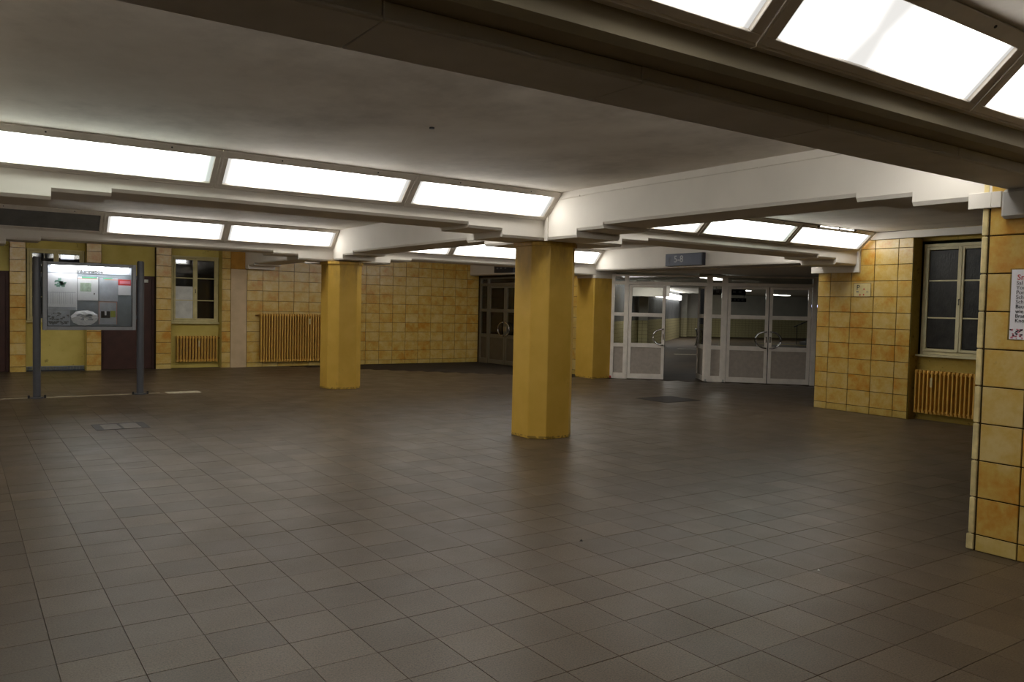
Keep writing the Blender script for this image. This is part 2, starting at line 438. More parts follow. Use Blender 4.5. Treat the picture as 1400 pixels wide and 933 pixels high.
# ------------------------------------------------------------------ ceiling lights (sloped panels between ceiling and beam)
def lamp(x0, x1, yf, zb, label, group, mat='diffuser', yt=None, tw=0.075, bw=0.038, sw=0.055, extra=False, back=False):
    sg_ = -1 if back else 1          # back: panel on the rear face of its beam
    yt = yf-sg_*0.335 if yt is None else yt
    p0, p1 = Vector((0, yf-sg_*0.035, zb)), Vector((0, yt, CZ-0.004))
    s = (p1-p0); L = s.length; s.normalize(); n = Vector((1, 0, 0)).cross(s)   # towards the room
    xa = 1
    if n.z > 0: n = -n; xa = -1
    W = x1-x0
    root = empty('ceiling_light', ((x0+x1)/2, yf-sg_*0.035, zb))
    R = Matrix(((xa, 0, 0), (0, s.y, n.y), (0, s.z, n.z))).to_4x4()
    def part(name, m, mat_, bev=0.0):
        o = m.build(name, mat_, root, bev); o.matrix_basis = R; return o
    a = W/2-0.004
    f = MB()
    f.box(-a, a, 0, bw, -0.012, 0.012).box(-a, a, L-tw, L, -0.012, 0.012)
    f.box(-a, -a+sw, bw, L-tw, -0.012, 0.012).box(a-sw, a, bw, L-tw, -0.012, 0.012)
    part('frame', f, 'lamp_frame', 0.003)
    d = B(-a+sw-.003, a-sw+.003, bw-.003, L-tw+.003, -0.016, -0.010)
    part('diffuser', d, mat)
    part('edge_bead', B(a-0.012, a+0.004, 0, L, 0.012, 0.020), 'lamp_frame', 0.002)
    part('edge_bead', B(-a-0.004, -a+0.012, 0, L, 0.012, 0.020), 'lamp_frame', 0.002)
    for xx in (-a*0.45, a*0.55):
        sc = MB().tube([(xx, L-tw*0.35, 0.011), (xx, L-tw*0.35, 0.016)], 0.008, 8); part('screw', sc, 'dark_metal')
    rt = B(-a, a, 0, sg_*0.034, -0.016, -0.002).build('bottom_return', 'lamp_frame', root)
    if extra:
        e = MB().tube([(-a*.55, L-.010, 0.014), (a*.35, L-.010, 0.014)], 0.006, 8); part('edge_tube', e, 'far_lamp')
        for xx in (-a*.6, -a*.05, a*.4): part('tube_clip', B(xx-.02, xx+.02, L-.03, L, 0.011, 0.022), 'dark_metal')
    tag(root, label, 'ceiling light', group)
    return root
gM, gF, gN = 'lit panels above the nearest column beam', 'lit panels above the far beam', 'lit panels above the near beam'
xs = [0.075, 2.03, 4.03, 5.945]
lamp(xs[0], xs[1], 8.02, 2.735, 'long lit ceiling panel with greenish ends, leftmost of the row of three', gM, 'diffuser_green')
lamp(xs[1], xs[2], 8.02, 2.735, 'lit ceiling panel in the middle of the row of three left of the nearest column', gM)
lamp(xs[2], xs[3], 8.02, 2.735, 'lit ceiling panel next to the nearest column, right end of the row of three', gM)
xs = [6.625, 8.62, 10.57, 12.50]
lamp(xs[0], xs[1], 8.02, 2.735, 'lit ceiling panel mostly hidden behind the bright beam right of the nearest column', gM)
lamp(xs[1], xs[2], 8.02, 2.735, 'lit ceiling panel in the middle of the row above the track number sign', gM, 'diffuser_green')
lamp(xs[2], xs[3], 8.02, 2.735, 'lit ceiling panel with exposed tube at its upper edge, against the right tiled wall', gM, extra=True)
xs = [0.075, 1.98, 3.91, 5.945]
lamp(xs[0], xs[1], 14.77, 2.70, 'unlit dark ceiling panel at the left end of the far row', gF, 'diffuser_off')
lamp(xs[1], xs[2], 14.77, 2.70, 'small lit ceiling panel beside the unlit one in the far row', gF)
lamp(xs[2], xs[3], 14.77, 2.70, 'lit ceiling panel of the far row next to the second column', gF)
xs = [6.625, 8.50, 10.45, 12.49]
lamp(xs[0], xs[1], 14.77, 2.70, 'far lit ceiling panel cut off by the beam above the tile wall', gF)
lamp(xs[1], xs[2], 14.77, 2.70, 'far lit ceiling panel left of the nearest column top', gF)
lamp(xs[2], xs[3], 14.77, 2.70, 'far lit ceiling panel right of the nearest column, above the square pier', gF)
NYF = 2.215
xs = [-0.70, 0.99, 2.655, 4.355, 5.945]
nm = ['lit ceiling panel above the near beam beyond the top edge of the view', 'large lit ceiling panel cut by the top edge, left of the biggest one',
      'biggest lit ceiling panel, at the top right of the picture', 'large lit ceiling panel cut by the right edge of the picture']
for i in range(4): lamp(xs[i], xs[i+1], NYF, 2.735, nm[i], gN, 'diffuser_gap', sw=0.075)
for yf, zb in ((8.02, 2.735), (14.77, 2.70), (2.215, 2.735)):
    for i in range(3):
        lamp(-6.7+i*2.0, -4.7+i*2.0, yf, zb, 'lit ceiling panel beyond the left edge of the view', 'lit panels left of the view')

# the beams carry the same panels on their rear faces, turned away from the viewer
for yf, zb in ((8.70, 2.735), (15.45, 2.70), (2.70, 2.735)):
    for x0 in (-6.7, -4.7, -2.7, 0.08, 2.04, 4.0, 6.65, 8.6, 10.55):
        if yf < 3 and x0 > 6: continue
        lamp(x0, x0+1.93, yf, zb, 'lit ceiling panel on the rear face of a beam, turned away from the viewer', 'lit panels on the rear faces of the beams', back=True)

# ------------------------------------------------------------------ columns
def octa(cx, cy, h, ch):
    o = h-ch
    return [(cx-h,cy-o),(cx-o,cy-h),(cx+o,cy-h),(cx+h,cy-o),(cx+h,cy+o),(cx+o,cy+h),(cx-o,cy+h),(cx-h,cy+o)]
def column(cx, cy, h, ch, zt, label, cap=True):
    root = empty('column', (cx, cy, 0))
    MB().prism(octa(0, 0, h, ch), 0, zt-0.05).build('shaft', 'paint_yellow', root, 0.006)
    MB().prism(octa(0, 0, h+0.02, ch), zt-0.055, zt).build('cap', 'paint_yellow', root, 0.006)
    tag(root, label, 'column', 'yellow columns'); return root
column(6.285, 8.43, 0.345, 0.165, 2.482, 'nearest yellow painted octagonal column standing free in the hall')
column(6.22, 14.98, 0.345, 0.165, 2.452, 'second yellow octagonal column in front of the tiled back wall')
pier = empty('column', (12.78, 15.07, 0))
MB().prism(octa(0, 0, 0.325, 0.02), 0, 2.40).build('shaft', 'paint_yellow', pier, 0.004)
MB().prism(octa(0, 0, 0.335, 0.02), 2.39, 2.45).build('cap', 'beam', pier, 0.004)
tag(pier, 'yellow square pier at the left jamb of the pale glass doors', 'column', 'yellow columns')

# ------------------------------------------------------------------ tiled walls
TC = {}
def wtile(parent, org, ux, w, h, outn, mat='wall_tile', t=0.010):
    """tile centred at org; ux = along wall (unit), outn = out of the wall"""
    key = (round(w, 3), round(h, 3), mat)
    if key not in TC: TC[key] = tile_geo(w, h, t, 0.003).mesh('tile', mat)
    ux = Vector(ux); uz = Vector((0, 0, 1)); n = Vector(outn)
    if ux.cross(uz).dot(n) < 0: ux = -ux
    tl = random.uniform(-.004, .004)
    mw = Matrix((ux, uz, n)).transposed().to_4x4(); mw.translation = Vector(org)+n*random.uniform(-.0008, .0008)
    mw = mw @ Matrix.Rotation(tl*0.4, 4, 'X') @ Matrix.Rotation(tl*0.4, 4, 'Y')
    return link('tile', TC[key], parent, mw)
def tile_rows(z0=0.0, first=0.118, pitch=0.263, top=2.9):
    r = [z0, first]
    while r[-1] < top-0.02: r.append(min(top, r[-1]+pitch))
    return r
def tile_wall(parent, axis, plane, out, cols, rows, gap=0.009, skip=None):
    for c0, c1 in zip(cols[:-1], cols[1:]):
        for k, (z0, z1) in enumerate(zip(rows[:-1], rows[1:])):
            if skip and skip((c0+c1)/2, (z0+z1)/2): continue
            w, h = abs(c1-c0)-gap, z1-z0-gap
            if w < 0.02 or h < 0.02: continue
            mid, zm = (c0+c1)/2, (z0+z1)/2
            mt = 'plinth_tile' if k == 0 else 'wall_tile'
            if axis == 'x': wtile(parent, (mid, plane, zm), (1, 0, 0), w, h, out, mt)
            else: wtile(parent, (plane, mid, zm), (0, 1, 0), w, h, out, mt)

# back wall -------------------------------------------------------
YB = 20.45; NB = 20.74     # tile face plane and niche depth
YG = YB+0.008
wb = MB()
for a, b in ((0.955, 1.255), (2.43, 2.73), (3.885, 4.225), (5.39, 5.99), (6.0, 12.83)):
    wb.box(a, b, YG, NB+0.2, 0, CZ)
wb.box(-7, 0.2, YG, NB+.2, 0, CZ)
wb = wb.build('wall_back', 'grout')
tag(wb, 'back wall of ochre tiles with windows, doors and radiators', 'wall', kind='structure')
pm = MB()
for a, b in ((1.255, 2.43), (4.225, 5.39)): pm.box(a, b, NB, NB+0.2, 0, 1.12).box(a, b, NB, NB+.2, 2.70, CZ).box(a, a+.006, YG+.004, NB, 0, CZ).box(b-.006, b, YG+.004, NB, 0, CZ)
for a, b in ((2.73, 3.885), (0.2, 0.955)): pm.box(a, b, NB-0.12, NB+0.2, 2.19, CZ)
pm.build('niche_plaster', 'niche', wb)
rowsB = tile_rows(0, 0.118, 0.2575, 2.95)
for a, b in ((0.955, 1.255), (2.43, 2.73), (3.885, 4.225), (5.39, 5.60)):
    tile_wall(wb, 'x', YG, (0, -1, 0), [a, b], rowsB)
cb = [6.0]+[9.205+0.4015*k for k in range(-7, 10)]
cb = [c for c in cb if c < 12.80]+[12.815]
tile_wall(wb, 'x', YG, (0, -1, 0), cb, rowsB)
B(5.604, 5.992, YB-0.012, YG, 0, 2.44).build('beige_pilaster', 'plaster_pink', wb, 0.004)
B(5.604, 5.96, YB-0.004, YG, 2.445, CZ).build('ochre_block', 'pier_orange', wb, 0.004)

def door_brown(name, x0, x1, label):
    root = empty(name, ((x0+x1)/2, NB-0.1, 0)); c = (x0+x1)/2
    w = (x1-x0)/2-.003
    m = MB().box(-w, -w+.06, -.03, .03, 0.001, 2.185).box(w-.06, w, -.03, .03, 0.001, 2.185).box(-w+.06, w-.06, -.03, .03, 2.12, 2.185)
    m.build('door_frame', 'brown_door', root, 0.004)
    B(-w+.063, w-.063, -.015, .02, 0.006, 2.117).build('door_leaf', 'brown_door', root, 0.004)
    MB().tube([(-w+.13, -.016, 1.05), (-w+.13, -.07, 1.05), (-w+.25, -.07, 1.05)], .01, 8).build('door_handle', 'dark_metal', root, smooth=True)
    tag(root, label, 'door', kind='structure'); return root
d1 = door_brown('door_7', 2.73, 3.885, 'dark brown door with a small white plate, behind the information board')
o = B(0.32, 0.435, -.020, -.0152, 2.035, 2.105).build('name_plate', 'white_board', d1)
door_brown('door_8', 0.2, 0.955, 'dark brown door at the left edge of the picture')

def window(name, loc, rz, W, z0, z1, label, frame='win_frame', pane='frosted', bars=(0.333, 0.667), sill=True, board=None):
    root = empty(name, loc, rz); h = W/2
    f = 0.05
    m = MB().box(-h, -h+f, -.05, .04, z0, z1).box(h-f, h, -.05, .04, z0, z1).box(-h+f, h-f, -.05, .04, z1-f, z1).box(-h+f, h-f, -.05, .04, z0, z0+f)
    m.build('window_frame', frame, root, 0.004)
    for s in (-1, 1):
        a, b = (-h+f, -0.004) if s < 0 else (0.004, h-f)
        c0, c1 = z0+f+.003, z1-f-.003; g = 0.045
        if s < 0: a += .003
        else: b -= .003
        m = MB().box(a, a+g, -.07, -.02, c0, c1).box(b-g, b, -.07, -.02, c0, c1).box(a+g, b-g, -.07, -.02, c1-g, c1).box(a+g, b-g, -.07, -.02, c0, c0+g)
        cas = m.build('casement', frame, root, 0.004)
        gz = [c0+g]+[z1-(z1-z0)*q for q in reversed(bars)]+[c1-g]
        for q in gz[1:-1]: B(a+g+.001, b-g-.001, -.062, -.03, q-.011, q+.011).build('glazing_bar', frame, cas, 0.003)
        for p, q in zip(gz[:-1], gz[1:]):
            B(a+g+.001, b-g-.001, -.046, -.04, p+.012, q-.012).build('pane', pane, cas)
    B(-0.012, 0.012, -.078, -.0705, z0+f+.02, z1-f-.02).build('meeting_strip', frame, root, 0.002)
    MB().tube([(0, -.078, (z0+z1)/2), (0, -.10, (z0+z1)/2), (0, -.10, (z0+z1)/2-.09)], .008, 8).build('window_handle', 'dark_metal', root, smooth=True)
    if sill: B(-h-.03, h+.03, -.14, .0, z0-.035, z0-.002).build('window_sill', frame, root, 0.006)
    if board: B(-h+f+.05, -.052, -.056, -.048, z0+f+.05, board).build('white_board', 'white_board', root)
    tag(root, label, 'window', kind='structure'); return root
window('window_1', (1.855, NB+0.02, 0), 0, 1.12, 1.115, 2.71, 'cream window half hidden behind the information board', 'win_frame_old', 'glass')
window('window_2', (4.82, NB+0.02, 0), 0, 1.10, 1.105, 2.715, 'cream casement window with a white board in its lower left half, above a small radiator', 'win_frame_old', 'glass', board=1.975)
for (x, z, w, lab) in ((2.10, 2.555, .26, 'pale lamp glowing behind the window at the information board'), (4.53, 2.60, .24, 'pale lamp glowing behind the window with the white board')):
    rl = empty('room_lamp', (x, NB+.21, z))
    MB().tube([(-w/2, 0, 0), (w/2, 0, 0)], 0.05, 12).build('lamp_tube', 'room_lamp', rl, smooth=True)
    for q in (-.3, .3): MB().tube([(w*q, 0, .05), (w*q, 0, CZ-z)], .006, 6).build('hanger', 'dark_metal', rl)
    tag(rl, lab, 'lamp', 'lamps behind the back windows')
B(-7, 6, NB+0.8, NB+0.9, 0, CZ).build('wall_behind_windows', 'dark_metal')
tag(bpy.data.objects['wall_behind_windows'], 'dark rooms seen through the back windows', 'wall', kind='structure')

def radiator(loc, rz, W, z0, z1, n, label, pipe_side=-1, meter=None, depth=0.11):
    root = empty('radiator', loc, rz); p = W/n
    key = ('rad', round(p, 4), round(z0, 3), round(z1, 3))
    if key not in TC:
        m = MB(); w = p*0.19
        m.box(-w, w, -depth/2, depth/2, z0+.02, z1-.02)
        m.box(-p*.36, p*.36, -depth/2+.012, depth/2-.004, z0, z0+.045).box(-p*.36, p*.36, -depth/2+.012, depth/2-.004, z1-.045, z1)
        TC[key] = m.mesh('section', 'radiator', 0.004)
    for i in range(n): link('section', TC[key], root, Matrix.Translation((-W/2+p*(i+.5), 0, 0)))
    for z in (z0+.045, z1-.045): MB().tube([(-W/2, 0, z), (W/2, 0, z)], .018, 8).build('header_pipe', 'radiator', root, smooth=True)
    B(-W/2+.01, W/2-.01, depth/2-.02, depth/2-.008, z0+.05, z1-.05).build('shade_web', 'radiator_dark', root)  # dark web stands in for the shade and dirt between the ribs
    e = pipe_side*W/2
    MB().tube([(e, 0, z1-.045), (e+pipe_side*.07, 0, z1-.045), (e+pipe_side*.07, depth/2+.03, z1-.045)], .013, 8).build('supply_pipe', 'radiator_dark', root, smooth=True)
    MB().tube([(e+pipe_side*.045, 0, z1-.045), (e+pipe_side*.045, -.05, z1-.045)], .022, 10).build('valve', 'radiator_dark', root, smooth=True)
    for s in (-1, 1): B(s*W*.36-.015, s*W*.36+.015, depth/2-.005, depth/2+.04, z0+.05, z0+.09).build('wall_bracket', 'radiator_dark', root)
    if meter is not None:
        B(meter-.018, meter+.018, -depth/2-.022, -depth/2-.001, z1-.26, z1-.11).build('heat_meter', 'edge_tile', root, 0.004)
    tag(root, label, 'radiator', 'ribbed radiators'); return root
radiator((4.86, NB-.10, 0), 0, 0.98, 0.145, 0.775, 14, 'small ochre ribbed radiator under the window with the white board', 1, 0.03)
radiator((7.44, YB-.10, 0), 0, 2.30, 0.13, 1.35, 34, 'tall wide ochre radiator on the tiled back wall beside the second column', -1, 0.13)
# grille at the foot of the left niche
gr = empty('floor_grille', (1.84, NB-.06, 0))
B(-.57, .57, -.04, .05, .001, .02).build('tray', 'dark_metal', gr)
sl = B(-.006, .006, -.045, .045, .02, .105).mesh('slat', 'grille')
for i in range(38): link('slat', sl, gr, Matrix.Translation((-.555+i*.03, 0, 0)))
B(-.57, .57, -.05, -.045, .09, .105).build('rim', 'grille', gr)
tag(gr, 'low blue-grey slatted grille at the foot of the niche behind the information board', 'grille')

# right wall ------------------------------------------------------
XR = 12.57; XG = XR+0.008; XN = 12.82
wr = MB()
wr.box(XG, 13.3, 7.07, 8.78, 0, CZ).box(XG, 13.3, -5, 5.70, 0, CZ)
wr.box(13.3, 16.6, 8.3, 8.78, 0, CZ)
wr = wr.build('wall_right', 'grout')
tag(wr, 'right wall of glazed ochre tiles with a window niche', 'wall', kind='structure')
m = MB().box(XN, 13.25, 5.70, 7.07, 0, 1.03).box(XN, 13.25, 5.70, 7.07, 2.86, CZ)
m.box(XG+.002, XN, 7.066, 7.07, 0, 2.90).box(XG+.002, XN, 5.70, 5.704, 0, 2.90).box(XG, XN, 5.70, 7.07, 2.905, CZ)
m.build('niche_plaster', 'mould', wr)
rowsR = tile_rows(0, 0.118, 0.2635, 2.903)
tile_wall(wr, 'y', XG, (-1, 0, 0), [8.78, 8.533, 8.137, 7.722, 7.315, 7.072], rowsR,
          skip=lambda y, z: (y > 8.0 and z > 2.40) )
for z0, z1 in ((2.486, 2.745), (2.752, 2.90)):
    wtile(wr, (XG, 7.858, (z0+z1)/2), (0, 1, 0), 0.24, z1-z0-.007, (-1, 0, 0))
B(XR-.03, XG, 2.0, 7.80, 2.905, 3.02).build('trim_1', 'beam', None, 0.004)
tag(bpy.data.objects['trim_1'], 'white cornice strip along the top of the right tiled wall', 'trim', kind='structure')
cbm = MB().box(XR-.05, XR+.02, 7.975, 8.90, 2.372, 2.482).box(XR-.05, XR+.005, 7.975, 8.10, 2.482, 2.785)
o = cbm.build('beam_bracket', 'beam', None, 0.004)
tag(o, 'white bracket plate where the beam meets the right tiled wall', 'bracket')
window('window_3', (XN+.05, 6.435, 0), -pi/2, 1.20, 1.05, 2.81, 'white casement window with dark ribbed glass in the right wall niche', 'win_frame', 'frosted')
radiator((XN-.10, 6.42, 0), -pi/2, 1.23, 0.115, 0.80, 19, 'ochre ribbed radiator under the dark window in the right wall niche', 1, -0.32)
# enamel plate on the right wall
pl = empty('wall_plate', (XR-.006, 7.925, 2.078)); pl.matrix_basis = Matrix.Translation((XR-.006, 7.925, 2.078)) @ FACE_MX
MB().box(-.158, .158, -.116, .116, 0, .006).build('plate', 'plate', pl, 0.002)
m = MB().box(-.158, .158, .110, .116, .006, .0075).box(-.158, .158, -.116, -.110, .006, .0075).box(-.158, -.152, -.11, .11, .006, .0075).box(.152, .158, -.11, .11, .006, .0075)
m.build('border', 'radiator_dark', pl)
text_mesh('P', 0.12, 'ink', 'lettering', pl, Matrix.Translation((-.105, .0, .0065)))
m = MB()
for (x, y, r) in ((.035, .012, .013), (-.035, -.085, .013), (.03, -.083, .013)): m.tube([(x, y, .006), (x, y, .009)], r, 10)
m.build('red_dot', 'ink_red', pl)
m = MB().box(-.105, -.062, -.042, -.022, .006, .0078).box(.075, .115, -.032, -.026, .006, .0078).box(.075, .115, -.045, -.039, .006, .0078)
m.build('small_print', 'ink_soft', pl)
tag(pl, 'small cream plate with the letter P and red dots on the right tiled wall', 'sign')

# near tiled pillar at right edge -----------------------------------
XP = 5.95
wp = B(XP+.008, 6.62, 0.95, 2.838, 0, CZ-.001).build('wall_near', 'grout')
tag(wp, 'near ochre tiled pillar at the right edge of the picture', 'pillar', kind='structure')
rowsP = tile_rows(0, 0.118, 0.2632, 2.62)
cols = [2.808, 2.532, 2.122, 1.712, 1.302, 0.95]
tile_wall(wp, 'y', XP+.008, (-1, 0, 0), cols, rowsP)
for z0, z1 in zip(rowsP[:-1], rowsP[1:]):
    w = .040 if z0 > 0.05 else .052
    B(XP-.004, XP+.10, 2.818, 2.818+w, z0+.004, z1-.003).build('edge_tile', 'edge_tile', wp, 0.006)
o = MB().box(XP-.035, XP+.004, 2.725, 2.945, 2.415, 2.525).box(XP-.036, XP-.0349, 2.79, 2.794, 2.415, 2.525).build('beam_bracket', 'beam', None, 0.003)
tag(o, 'white bracket plate high on the near tiled pillar', 'bracket')
# handwritten notice on the pillar (only its left edge is inside the picture)
po = empty('notice'); po.matrix_basis = Matrix.Translation((XP-.006, 2.645, 1.51)) @ FACE_MX
MB().box(0, .33, 0, .475, 0, .0012).build('sheet', 'paper', po)
MB().box(-.012, .342, -.006, .482, -.0008, -.0002).build('plastic_sleeve', 'glass', po)
text_mesh('Sn', .052, 'ink_red', 'lettering', po, Matrix.Translation((.035, .405, .0026)))
for k, s in enumerate(('Sal', 'You', 'Pom', 'Sch', 'Sch', 'Bau', 'wie', 'Brat', 'Knob')):
    text_mesh(s, .036, 'ink' if k > 4 else 'ink_soft', 'lettering', po, Matrix.Translation((.032, .372-.032*k, .0026)))
m = MB(); m2 = MB()
for k in range(90):
    x, y = random.uniform(.005, .325), random.uniform(.005, .075); r = random.uniform(.003, .008)
    (m if k % 3 else m2).box(x-r, x+r, y-r*.7, y+r*.7, .0022, .0026)
m.build('flower_print', 'ink_pink', po)['kind'] = 'stuff'; m2.build('dark_print', 'ink', po)['kind'] = 'stuff'
tag(po, 'white handwritten notice with red heading and pink flower border on the near pillar', 'notice')

# wall with the dark doors ------------------------------------------
wd = MB().box(12.83, 13.17, 15.40, 17.60, 0, 2.56).box(12.83, 13.17, 20.40, 20.9, 0, CZ).box(12.9, 13.17, 17.6, 20.4, 2.505, 2.56)
wd = wd.build('wall_doors', 'grout')
tag(wd, 'tiled wall around the dark glass doors in the far corner', 'wall', kind='structure')
tile_wall(wd, 'y', 12.83, (-1, 0, 0), [17.6, 17.2, 16.8, 16.4, 16.0, 15.6, 15.42], tile_rows(0, .118, .263, 2.55))

# ------------------------------------------------------------------ glazed doors
def arc(u0, u1, zc, hz, bulge, y):     # C shaped grip
    pts = [(u0, 0, zc+hz)]
    for k in range(13):
        a = pi/2-pi*k/12
        pts.append((u0+(u1-u0)*cos(a), y, zc+hz*sin(a)))
    pts.append((u0, 0, zc-hz)); return pts
def leaf(name, parent_mw, w, hinge_left, label, z0=0.012, z1=2.248, fm='alu', pm_='door_panel'):
    root = empty(name); root.matrix_basis = parent_mw
    s = .072
    rails = [(z0, .13), (.765, .865), (1.50, 1.59), (2.198, z1)]
    m = MB().box(0, s, -.025, .025, z0, z1).box(w-s, w, -.025, .025, z0, z1)
    for a, b in rails: m.box(s, w-s, -.025, .025, a, b)
    m.build('leaf_frame', fm, root, 0.003)
    B(s+.001, w-s-.001, -.006, .006, .131, .764).build('kick_panel', pm_, root)
    for a, b in ((.866, 1.499), (1.591, 2.197)): B(s+.001, w-s-.001, -.004, .004, a, b).build('pane', 'glass', root)
    e = w-.035 if hinge_left else .035
    t = e-.245 if hinge_left else e+.245
    for y in (-.075, .075): 
        path = [(e, -.026 if y < 0 else .026, 1.215)]+[(e+(t-e)*cos(pi/2-pi*k/14), y, 1.022+.192*sin(pi/2-pi*k/14)) for k in range(15)]+[(e, -.026 if y < 0 else .026, .829)]
        MB().tube(path, .017, 12).build('handle', 'chrome', root, smooth=True)
    B(e-.012, e+.012, -.032, -.0255, .96, 1.10).build('lock_plate', 'chrome', root, 0.002)
    B(w if hinge_left else -.008, w+.008 if hinge_left else 0, -.02, .02, z0, z1).build('gasket', 'gasket', root)
    tag(root, label, 'door', 'glazed double door leaves', kind='structure'); return root
def door_set(name, mw, posts, sidelights, transoms, W, label, fm='alu', pm_='door_panel'):
    root = empty(name); root.matrix_basis = mw
    m = MB()
    for a, b in posts: m.box(a, b, -.04, .04, 0, 2.50)
    edges = sorted(posts)
    for (a0, b0), (a1, b1) in zip(edges[:-1], edges[1:]):
        m.box(b0, a1, -.04, .04, 2.256, 2.335).box(b0, a1, -.04, .04, 2.46, 2.50)
    for a, b in sidelights:
        for z0, z1 in ((0, .14), (.765, .855), (1.51, 1.59)): m.box(a, b, -.035, .035, z0, z1)
    m.build('door_frame', fm, root, 0.003)
    for a, b in sidelights:
        B(a+.001, b-.001, -.006, .006, .141, .764).build('kick_panel', pm_, root)
        for z0, z1 in ((.856, 1.509), (1.591, 2.255)): B(a+.001, b-.001, -.004, .004, z0, z1).build('pane', 'glass', root)
    for a, b in transoms: B(a+.001, b-.001, -.004, .004, 2.336, 2.459).build('transom_pane', 'glass', root)
    tag(root, label, 'door frame', kind='structure'); return root
DM = Matrix.Translation((13.06, 14.72, 0)) @ Matrix.Rotation(-pi/4, 4, 'Z')
door_set('door_frame', DM, [(-.05, .025), (.255, .36), (2.17, 2.31), (2.52, 2.655), (4.545, 4.65)], [(.025, .255), (2.31, 2.52)],
         [(.025, .255), (.36, 2.17), (2.31, 2.52), (2.655, 4.545)], 4.65, 'pale aluminium frame of the slanting glass door front')
T = Matrix.Translation
leaf('door_1', DM @ T((.366, 0, 0)), .862, True, 'pale glass door leaf left of the open doorway')
ang = radians(-82)
leaf('door_2', DM @ T((2.160, .03, 0)) @ Matrix.Rotation(pi+ang, 4, 'Z'), .86, True, 'pale glass door leaf swung open away from the hall, seen edge-on')
leaf('door_3', DM @ T((2.662, 0, 0)), .925, True, 'left leaf of the closed pale double door')
leaf('door_4', DM @ T((3.605, 0, 0)), .925, False, 'right leaf of the closed pale double door beside the right tiled wall')
D2 = Matrix.Translation((12.86, 20.39, 0)) @ Matrix.Rotation(-pi/2, 4, 'Z')
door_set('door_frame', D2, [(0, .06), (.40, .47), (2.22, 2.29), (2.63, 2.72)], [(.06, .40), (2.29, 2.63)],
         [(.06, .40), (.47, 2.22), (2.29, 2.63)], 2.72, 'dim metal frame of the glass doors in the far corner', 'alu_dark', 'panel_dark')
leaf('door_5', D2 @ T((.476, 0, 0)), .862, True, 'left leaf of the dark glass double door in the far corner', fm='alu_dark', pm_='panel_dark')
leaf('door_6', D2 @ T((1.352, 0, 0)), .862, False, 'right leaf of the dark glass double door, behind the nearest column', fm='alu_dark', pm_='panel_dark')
# little floor stops by the pale doors
for (u, mt, lab) in ((-.03, 'ink_red', 'small reddish door stop on the floor at the square pier'), (2.20, 'white_board', 'small white door stop at the open doorway post'), (2.60, 'white_board', 'small white door stop left of the closed double door')):
    p = DM @ Vector((u, -.09, 0))
    st = empty('door_stop', p, -pi/4)
    B(-.03, .03, -.03, .03, .001, .012).build('base', 'dark_metal', st); MB().tube([(0, 0, .012), (0, 0, .065)], .02, 12).build('knob', mt, st, 0.003)
    tag(st, lab, 'door stop', 'door stops')

# ------------------------------------------------------------------ hanging signs on the lintels
sg = empty('platform_sign'); sg.matrix_basis = Matrix.Translation((12.497, 12.375, 2.592)) @ FACE_MX
MB().box(0, 1.03, 0, .255, 0, .10).build('sign_box', 'sign_dark', sg, 0.004)
MB().box(.012, 1.0, .012, .243, .10, .104).build('sign_face', 'sign_blue', sg)
text_mesh('5-8', .20, 'sign_text', 'lettering', sg, Matrix.Translation((.25, .075, .1045)))
m = MB().box(.118, .128, .05, .17, .104, .106)
for s in (-1, 1): m.add([(.123, .185, .104), (.123+s*.05, .125, .104), (.123+s*.05, .108, .104), (.123, .168, .104)], [(0, 1, 2, 3)])
m.build('arrow', 'ink_soft', sg)
tag(sg, 'slate blue sign reading 5-8 with an arrow on the lintel beam', 'sign')
sg = empty('platform_sign'); sg.matrix_basis = Matrix.Translation((12.497, 19.0, 2.60)) @ FACE_MX
MB().box(0, .95, 0, .20, 0, .10).build('sign_box', 'sign_dark', sg, 0.004)
m = MB()
for x in (.12, .30, .52): m.box(x, x+.09, .10, .14, .10, .102)
m.build('faint_marks', 'ink_soft', sg)
tag(sg, 'dark unlit sign on the lintel above the dark glass doors', 'sign')

# ------------------------------------------------------------------ information board
ib = empty('information_board', (1.855, 15.15, 0))
for s in (-1, 1):
    x = s*.773
    MB().tube([(x, 0, .015), (x, 0, 2.23), (x, 0, 2.262), (x, 0, 2.28)], .0575, 24).build('post', 'post_grey', ib, smooth=False)
    MB().tube([(x, 0, 2.28), (x, 0, 2.295)], .05, 24).build('post_cap', 'post_grey', ib)
    ft = MB().tube([(x, 0, .001), (x, 0, .02)], .10, 24).build('foot_plate', 'post_grey', ib)
    for dx, dy in ((-.115, 0), (.115, 0)):
        MB().tube([(x+dx, -.02, .001), (x+dx, -.02, .05)], .016, 8).build('bolt_nut', 'dark_metal', ft)
    B(min(x, x-s*.1), max(x, x-s*.1), -.02, .02, 1.3, 1.36).build('bracket', 'post_grey', ib)
    B(min(x, x-s*.1), max(x, x-s*.1), -.02, .02, 1.98, 2.04).build('bracket', 'post_grey', ib)
hw = .692
m = MB().box(-hw, -hw+.06, -.07, .07, 1.11, 2.225).box(hw-.06, hw, -.07, .07, 1.11, 2.225).box(-hw+.06, hw-.06, -.07, .07, 1.11, 1.172).box(-hw+.06, hw-.06, -.07, .07, 2.17, 2.225)
m.build('case_frame', 'case_grey', ib, 0.005)
B(-hw+.06, hw-.06, .05, .068, 1.172, 2.17).build('backboard', 'case_back', ib)
B(-hw+.061, hw-.061, -.062, -.058, 1.173, 2.169).build('pane', 'glass', ib)
m = MB().box(-hw+.06, -hw+.068, -.069, -.05, 1.173, 2.169).box(hw-.068, hw-.06, -.069, -.05, 1.173, 2.169).box(-hw+.068, hw-.068, -.069, -.05, 1.173, 1.18)
m.build('inner_gasket', 'gasket', ib)
MB().tube([(-.57, -.035, 2.152), (.57, -.035, 2.148)], .018, 12).build('lamp_tube', 'tube', ib, smooth=True)
